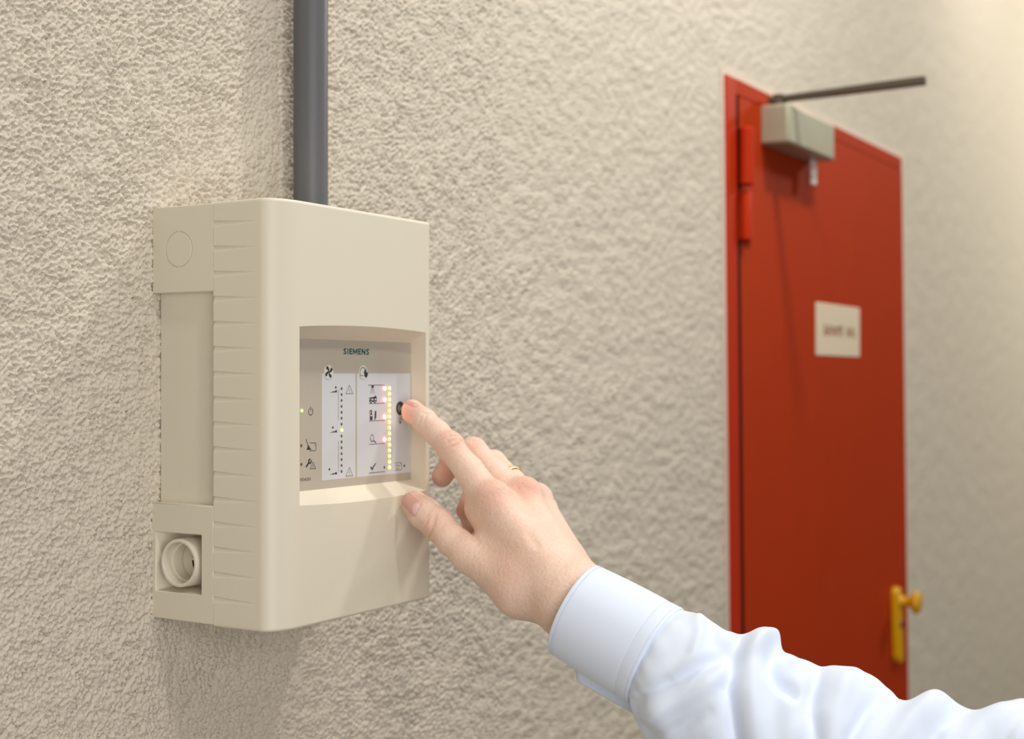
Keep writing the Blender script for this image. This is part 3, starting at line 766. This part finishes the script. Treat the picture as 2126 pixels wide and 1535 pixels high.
    # skin folds
    def surf(px, py, Z0=.80, Z1=1.02):
        Zs = np.arange(Z0, Z1, .0004); p = CAM + ray(px, py)[None, :] * Zs[:, None]
        g = (p - hand.lo) / hand.h; i = np.clip(np.round(g).astype(int), 0, hand.n - 1)
        dd = hand.d[i[:, 0], i[:, 1], i[:, 2]]; k = np.argmax(dd < 0)
        return p[k] if dd[k] < 0 else None
    def fold(pts, r=.0007, dep=.0007):
        q = [surf(*p) for p in pts]; q = [p for p in q if p is not None]
        if len(q) > 1: hand.crease(q, r * 1.25, dep * 1.9)
    fold([(905, 1066), (900, 1085), (893, 1105), (889, 1118)], .0008, .0011); fold([(893, 1072), (886, 1085), (880, 1095)], .0006, .0006); fold([(903, 1092), (890, 1102), (880, 1112)], .0006, .0006)
    fold([(893, 1060), (884, 1075)], .0005, .0004)
    fold([(878, 857), (885, 861), (900, 861)], .0006, .0006); fold([(876, 862), (872, 872), (868, 882)], .0006, .0005); fold([(884, 866), (880, 876), (878, 884)], .0005, .0004)
    fold([(925, 912), (938, 906), (952, 906)], .0006, .0006); fold([(930, 920), (945, 914), (957, 912)], .0006, .0006); fold([(938, 928), (950, 924), (962, 916)], .0006, .0005)
    fold([(966, 920), (980, 917), (998, 916)], .0006, .0005); fold([(975, 935), (988, 955), (1005, 975)], .0012, .0006)
    fold([(978, 1103), (984, 1115), (991, 1126)], .0012, .001)
    fold([(1098, 1108), (1115, 1135)], .002, .0004)
    for k in range(5): fold([(1008 + 9*k, 1046 - 4*k), (1022 + 9*k, 1030 - 4*k), (1034 + 9*k, 1018 - 3*k)], .0006, .00022)
    for k in range(4): fold([(1085 + 7*k, 1006 + 3*k), (1094 + 7*k, 1018 + 3*k), (1098 + 7*k, 1032 + 3*k)], .0006, .0002)
    nail_rim = [(850, 1024), (862, 1028), (872, 1040), (872, 1050), (866, 1062), (860, 1077)]
    fold(nail_rim, .0006, .0006)
    V, F = surface_nets(hand.d, hand.lo, hand.h)
    m = bpy.data.meshes.new('hand'); m.from_pydata(V.tolist(), [], F.tolist()); m.validate()
    bm = bmesh.new(); bm.from_mesh(m)
    for _ in range(2): bmesh.ops.smooth_vert(bm, verts=bm.verts, factor=.4, use_axis_x=True, use_axis_y=True, use_axis_z=True)
    # keep the one connected body
    bm.verts.ensure_lookup_table(); bm.to_mesh(m); bm.free()
    co = np.zeros(len(m.vertices) * 3); m.vertices.foreach_get('co', co); co = co.reshape(-1, 3)
    red = np.zeros(len(co))
    for px, py, Z, s_, a in ((938, 918, .925, .009, .55), (1095, 1016, .918, .010, .75), (1027, 1027, .898, .012, .5), (895, 1098, .917, .011, .35), (1130, 1020, .935, .008, .35), (985, 915, .95, .009, .3), (862, 865, .955, .010, .45), (858, 1050, .93, .010, .3), (1060, 1180, .87, .018, .25), (915, 990, .98, .014, .5), (962, 1061, .985, .012, .5), (975, 1096, .985, .01, .5)):
        red = np.maximum(red, a * np.exp(-((co - at(px, py, Z)) ** 2).sum(1) / s_ ** 2))
    at_ = m.attributes.new('redness', 'FLOAT', 'POINT'); at_.data.foreach_set('value', red.astype(np.float32))
    m.materials.append(skin_material()); m.shade_smooth()
    root = empty('person', at(1250, 1300, .845)); tag(root, 'right hand in white shirt sleeve pressing a button on the detector panel', 'person')
    ho = bpy.data.objects.new('hand', m); COL.objects.link(ho); attach(ho, root)
    ho['label'] = 'hand with pointing index finger, thumb spread and other fingers curled'
    dg = bpy.context.evaluated_depsgraph_get(); bvh = BVHTree.FromObject(ho, dg)
    # nails laid on the finger surface
    def hit(px, py):
        d = ray(px, py); d = d / np.linalg.norm(d); h = bvh.ray_cast(Vector(CAM), Vector(d), 2.0)
        return (np.array(h[0]), np.array(h[1])) if h[0] and h[2] is not None else (None, None)
    def plate(name, P0, P1, D0, D1, bow_p, bow_d, lift):
        # corners: proximal edge P0-P1, distal edge D0-D1, each bowed outwards
        nu, nv = 22, 18; P0, P1, D0, D1 = map(np.array, (P0, P1, D0, D1)); G = np.zeros((nu, nv, 3)); N = np.zeros((nu, nv, 3)); okm = np.zeros((nu, nv), bool)
        ax2 = ((D0 + D1) - (P0 + P1)) / 2.; ax2 = ax2 / np.linalg.norm(ax2)
        for i in range(nu):
            u = i / (nu - 1)
            for j in range(nv):
                v = j / (nv - 1); b4 = 4 * v * (1 - v)
                q = (P0 * (1 - v) + P1 * v) * (1 - u) + (D0 * (1 - v) + D1 * v) * u + ax2 * (bow_d * u - bow_p * (1 - u)) * b4
                h, n = hit(*q)
                if h is not None and (h - CAM) @ FW3 < 1.0: G[i, j] = h; N[i, j] = n; okm[i, j] = True
        # samples past the outline take the nearest hit
        ii = np.argwhere(okm)
        for i, j in np.argwhere(~okm):
            k = ii[np.argmin(((ii - (i, j)) ** 2).sum(1))]; G[i, j] = G[k[0], k[1]]; N[i, j] = N[k[0], k[1]]
        for _ in range(3):
            Gs = G.copy(); Gs[1:-1, 1:-1] = (G[1:-1, 1:-1] * 2 + G[:-2, 1:-1] + G[2:, 1:-1] + G[1:-1, :-2] + G[1:-1, 2:]) / 6; G = Gs
        U_, V_ = np.meshgrid(np.linspace(0, 1, nu), np.linspace(-1, 1, nv), indexing='ij')
        lf = lift * (1 - np.abs(V_) ** 6) * np.clip(U_ * 8, 0, 1) - .00015 * (np.abs(V_) > .97)
        G = G + N * lf[..., None]
        o = mesh_obj(name, G.reshape(-1, 3), [(i*nv+j, i*nv+j+1, (i+1)*nv+j+1, (i+1)*nv+j) for i in range(nu-1) for j in range(nv-1)], M['nail'], ho, angle=None)
        vs = []; k = 7
        for i in range(k):
            for j in range(nv):
                v = (j / (nv - 1) * 2 - 1) * .62; u = .03 + (i / (k - 1)) * .27 * math.sqrt(max(0, 1 - (v / .64) ** 2))
                fi, fj = u * (nu - 1), (v + 1) / 2 * (nv - 1); a0, b0 = int(fi), int(fj); a1, b1 = min(a0 + 1, nu - 1), min(b0 + 1, nv - 1); s_, t_ = fi - a0, fj - b0
                vs.append((G[a0, b0] * (1 - s_) + G[a1, b0] * s_) * (1 - t_) + (G[a0, b1] * (1 - s_) + G[a1, b1] * s_) * t_ + N[a0, b0] * .00008)
        mesh_obj('nail_lunula', vs, [(i*nv+j, i*nv+j+1, (i+1)*nv+j+1, (i+1)*nv+j) for i in range(k-1) for j in range(nv-1)], M['lunula'], o, angle=None)
    plate('fingernail', (871, 1040), (859, 1076), (851, 1024.5), (836, 1050), 3.5, 9, .0005)
    plate('fingernail', (871, 842), (860, 846), (846, 830), (839, 838), 1.5, 3.0, .0004)
    # wedding ring
    a, b = P['r_q'][0], P['r_p'][0]; ax = (b - a) / np.linalg.norm(b - a)
    c = a + (b - a) * .12
    rr = .0092
    ring = MB().lathe(c - ax * .002, ax, [(0, rr), (.0006, rr + .0009), (.0020, rr + .0012), (.0034, rr + .0009), (.004, rr), (.0034, rr - .0003), (.0006, rr - .0003), (0, rr)], 64, closed=False).build('wedding_ring', M['gold'], root, angle=60)
    ring['label'] = 'plain gold wedding ring'

    # ---------------- sleeve
    def frame(u, l, Z, k=.95):
        a, b = at(*u, Z), at(*l, Z); return (a + b) / 2, (a - b) / 2, k
    def ringpts(c, e1, e2, n, ph=None):
        t = np.linspace(0, 2 * math.pi, n, endpoint=False) if ph is None else ph
        return c + np.cos(t)[:, None] * e1 + np.sin(t)[:, None] * e2
    ST = [((1241, 1177), (1149, 1357), .858), ((1415, 1266), (1312, 1459), .836)]
    fr = [frame(*s_) for s_ in ST]
    axis = fr[1][0] - fr[0][0]; axd = axis / np.linalg.norm(axis)
    def e2of(e1, axd, r):
        n = np.cross(axd, e1); n /= np.linalg.norm(n)
        if n @ FW3 > 0: n = -n
        return n * r
    # sleeve body (built first: the cuff is its sub-part)
    SL = [((1412, 1268), (1313, 1457), .8365), ((1428, 1270), (1318, 1482), .834), ((1455, 1279), (1334, 1518), .831), ((1490, 1298), (1360, 1560), .828), ((1540, 1325), (1400, 1610), .824), ((1610, 1352), (1465, 1668), .818),
          ((1690, 1383), (1545, 1715), .812), ((1785, 1418), (1650, 1758), .804), ((1885, 1453), (1770, 1795), .797), ((2000, 1474), (1910, 1830), .789), ((2126, 1486), (2070, 1862), .782), ((2260, 1505), (2240, 1895), .776), ((2400, 1535), (2420, 1920), .772)]
    cs, e1s, ks, us = [], [], [], []
    for u_, l_, Z in SL:
        c, e1, _ = frame(u_, l_, Z); cs.append(c); e1s.append(e1); us.append(u_[0])
    # beyond the frame: elbow and upper arm towards the shoulder
    last = cs[-1]
    for k, (dx, dy, dz, r) in enumerate(((.03, -.03, -.006, .060), (.055, -.075, .012, .066), (.06, -.13, .05, .07), (.055, -.19, .10, .074), (.05, -.25, .16, .078))):
        cs.append(last + np.array([dx, dy, dz])); e = UP3 - RT3 * .2 * k; e1s.append(e / np.linalg.norm(e) * r); us.append(2520 + 130 * k)
    cs, e1s, us = np.array(cs), np.array(e1s), np.array(us, float)
    nu_, nv_ = 520, 240
    U = np.linspace(us[0], us[-1], nu_)
    def spl(Y):                                  # smooth Catmull-Rom style interpolation
        t = np.gradient(Y, us, axis=0); k = np.clip(np.searchsorted(us, U) - 1, 0, len(us) - 2)
        h = (us[k+1] - us[k]); s_ = ((U - us[k]) / h)[:, None]; h = h[:, None]
        return (2*s_**3-3*s_**2+1)*Y[k] + (s_**3-2*s_**2+s_)*h*t[k] + (-2*s_**3+3*s_**2)*Y[k+1] + (s_**3-s_**2)*h*t[k+1]
    C, E1 = spl(cs), spl(e1s)
    T = np.gradient(C, axis=0); T /= np.linalg.norm(T, axis=1)[:, None]
    tw = np.clip((U - 1412) / 160, 0, 1)[:, None]; T = axd * (1 - tw) + T * tw; T /= np.linalg.norm(T, axis=1)[:, None]
    E2 = np.cross(T, E1); E2 /= np.linalg.norm(E2, axis=1)[:, None]
    E2 *= np.sign(-(E2 @ FW3))[:, None] if True else 1
    r2 = np.linalg.norm(E1, axis=1) * np.interp(U, [1412, 1600, 2000, 3000], [1.01, .88, .82, .95])
    E2 *= r2[:, None]
    th = np.linspace(0, 2 * math.pi, nv_, endpoint=False)
    UU, TT = np.meshgrid(U, th, indexing='ij')
    tt = (TT + math.pi) % (2 * math.pi) - math.pi        # 0 = upper edge, + = camera side
    D = np.zeros_like(UU)
    def ridge(u0, du, amp, wl, wr, t0, t1, curve=0., soft=.35):
        """fold crossing the sleeve: centre line u0 + du*t + curve*t^2, side widths wl/wr, for t in t0..t1"""
        c = u0 + du * tt + curve * tt ** 2; x = UU - c
        g = np.where(x < 0, np.exp(-(x / wl) ** 2), np.exp(-(x / wr) ** 2))
        win = 1 / (1 + np.exp(-(tt - t0) / soft * 4)) / (1 + np.exp((tt - t1) / soft * 4))
        D[...] += amp * g * win
    mm = .001
    # main bumps along the upper edge
    ridge(1588, -30, 11.0*mm, 42, 22, -1.1, .55, -14); ridge(1760, -26, 7.0*mm, 62, 58, -1.1, .6, -12); ridge(1945, -30, 7.0*mm, 44, 42, -1.1, .6, -10); ridge(2110, -30, 8.0*mm, 60, 60, -1.1, .7, -10)
    ridge(1455, 0, 2.2*mm, 22, 24, -.9, .4); ridge(1885, -20, -1.5*mm, 26, 26, -.7, .6)
    # wrinkles all round
    nz_ = gnoise(UU / 95 + 3 + 1.2 * np.cos(TT), np.sin(TT) * 1.3 + 5, 11) + .5 * gnoise(UU / 47 + 1.5 * np.sin(TT), np.cos(TT) * 1.6 + 9, 12)
    back = 1 - .75 * np.exp(-((tt - .9) / 1.2) ** 2)
    D += .0055 * nz_ * back + .0011 * nz_ * (1 - back)
    base = C[:, None] + np.cos(TT)[..., None] * E1[:, None] + np.sin(TT)[..., None] * E2[:, None]
    rel = base - CAM; dep = rel @ FW3
    PXX = CXP + FPX * (rel @ RT3) / dep; PYY = HYP - FPX * rel[..., 2] / dep
    near = 1 / (1 + np.exp(-(tt - .12) / .09)) / (1 + np.exp((tt - 2.7) / .12))
    def crease(pts, amp, wd):
        """fold running along a measured line on the sleeve's near side"""
        best = np.full(PXX.shape, 1e9); par = np.zeros(PXX.shape); n = len(pts) - 1
        for k in range(n):
            (x0, y0), (x1, y1) = pts[k], pts[k + 1]; dx, dy = x1 - x0, y1 - y0
            s_ = np.clip(((PXX - x0) * dx + (PYY - y0) * dy) / (dx * dx + dy * dy), 0, 1)
            d = np.hypot(PXX - x0 - s_ * dx, PYY - y0 - s_ * dy); m_ = d < best
            best = np.where(m_, d, best); par = np.where(m_, (k + s_) / n, par)
        D[...] += amp * mm * np.exp(-(best / wd) ** 2) * near * np.clip(1.35 - np.abs(par - .45) * 1.2, .2, 1)
    for pts, amp, wd in (
        ([(1536, 1330), (1522, 1385), (1512, 1430), (1526, 1535), (1545, 1620)], -4.5, 15), ([(1588, 1316), (1562, 1370), (1556, 1440), (1572, 1535), (1590, 1620)], 5.0, 27),
        ([(1645, 1352), (1610, 1352), (1601, 1372), (1613, 1412), (1645, 1445)], -6.5, 13), ([(1655, 1390), (1640, 1440), (1642, 1535), (1650, 1620)], 3.2, 26),
        ([(1702, 1395), (1689, 1440), (1686, 1480), (1698, 1560)], -4.5, 15), ([(1775, 1398), (1748, 1430), (1732, 1480), (1726, 1560)], 4.0, 27),
        ([(1845, 1436), (1802, 1470), (1766, 1535), (1750, 1600)], -4.0, 15), ([(1940, 1452), (1890, 1490), (1850, 1545), (1830, 1620)], 4.2, 25),
        ([(2012, 1474), (1952, 1510), (1920, 1560)], -4.0, 15), ([(2090, 1470), (2030, 1510), (1990, 1570)], 4.0, 26), ([(2140, 1490), (2090, 1530), (2060, 1580)], -3.0, 15),
        ([(1316, 1458), (1380, 1424), (1440, 1396), (1490, 1370), (1530, 1344)], -4.0, 15), ([(1330, 1496), (1400, 1462), (1460, 1430), (1502, 1398)], 3.6, 20),
        ([(1448, 1284), (1452, 1320), (1436, 1365), (1400, 1402)], 2.4, 13), ([(1474, 1300), (1478, 1336), (1504, 1350)], -2.0, 13),
        ([(1345, 1540), (1420, 1510), (1470, 1480)], -2.6, 14), ([(1800, 1420), (1835, 1436), (1870, 1450)], 1.6, 12)):
        crease(pts, amp, wd)
    D *= np.clip((UU - 1412) / 45, 0, 1) ** .8
    # small gathers at the cuff seam
    D += .00025 * np.sin(TT * 17 + 1.3 * np.sin(TT * 3)) * np.exp(-((UU - 1424) / 26) ** 2) * np.clip((UU - 1412) / 8, 0, 1)
    nrm = base - C[:, None]; nrm /= np.linalg.norm(nrm, axis=2)[..., None]
    SV = base + nrm * D[..., None]
    i = np.arange(nu_ - 1)[:, None] * nv_ + np.arange(nv_)[None]; j = np.arange(nu_ - 1)[:, None] * nv_ + (np.arange(nv_) + 1)[None] % nv_
    SF = np.stack([i, i + nv_, j + nv_, j], -1).reshape(-1, 4)
    sl = mesh_obj('shirt_sleeve', SV.reshape(-1, 3), list(map(tuple, SF)) + [tuple((nu_ - 1) * nv_ + k for k in range(nv_))], M['cloth'], root, angle=None)
    sl['label'] = 'crumpled white cotton shirt sleeve'
    # cuff: a thick band
    ncu = 40; CV = []; ph = np.linspace(0, 2 * math.pi, 161)[:-1]
    def cuff_ring(u, infl):
        c = fr[0][0] + (fr[1][0] - fr[0][0]) * u; e1 = fr[0][1] + (fr[1][1] - fr[0][1]) * u; r = np.linalg.norm(e1)
        e1n = e1 / r; e2 = e2of(e1, axd, r * 1.02)
        return ringpts(c, e1n * (r + infl), e2 * (1 + infl / r), 160, ph)
    seq = [(.0, -.0022), (-.006, -.0016), (-.010, -.0006), (-.006, .0004), (.004, .0007)] 
    seq += [(.035, .0007), (.042, .00058), (.049, .0007)] + [(t, .0007 + .0006 * math.sin(t * math.pi)) for t in np.linspace(.08, .80, 18)] + [(.835, .0009), (.842, .00075), (.849, .0009)] + [(.94, .0009), (.955, .0009), (.962, .00075), (.969, .0009), (.985, .0009), (1.0, .0005), (1.006, -.0012)]
    for u, f_ in seq: CV.append(cuff_ring(u, f_))
    CV = np.array(CV); n_ = 160
    fs = [(a*n_+b, a*n_+(b+1) % n_, (a+1)*n_+(b+1) % n_, (a+1)*n_+b) for a in range(len(CV)-1) for b in range(n_)]
    cf = mesh_obj('cuff', CV.reshape(-1, 3), fs, M['cloth'], sl, angle=60)
    # stitches along both cuff seams
    sv = MB()
    for u in (.042, .842, .962):
        R_ = cuff_ring(u, .0008); c = R_.mean(0)
        fine = cuff_ring(u, .0008)
        for k in range(0, 160):
            for f0, f1 in ((.08, .42), (.58, .92)):
                p = R_[k] * (1 - f0) + R_[(k+1) % 160] * f0; q = R_[k] * (1 - f1) + R_[(k+1) % 160] * f1
                n = (p - c) / np.linalg.norm(p - c) * .00018; s_ = axd * .00016
                sv.add([p - s_, p + s_, q + s_, q - s_, p + n, q + n], [(0, 1, 4), (1, 2, 5, 4), (2, 3, 5), (3, 0, 4, 5)])
    st = sv.build('cuff_stitching', M['stitch'], cf, smooth=False); st['kind'] = 'stuff'
    # underlap of the cuff opening, showing below
    uv = []; nn = 14
    top0, top1 = at(1196, 1372, .866), at(1318, 1452, .846); bot0, bot1 = at(1197, 1414, .872), at(1336, 1494, .852)
    for a in range(nn):
        s_ = a / (nn - 1); p = top0 + (top1 - top0) * s_; q = bot0 + (bot1 - bot0) * s_
        for b in range(8):
            t = b / 7; uv.append(p + (q - p) * t + FW3 * .006 * math.sin(t * math.pi))
    fs = [(a*8+b, a*8+b+1, (a+1)*8+b+1, (a+1)*8+b) for a in range(nn-1) for b in range(7)]
    ul = mesh_obj('cuff_underlap', uv, fs, M['cloth'], sl, angle=60)
    so = ul.modifiers.new('thick', 'SOLIDIFY'); so.thickness = .0012; so.offset = 0
person()
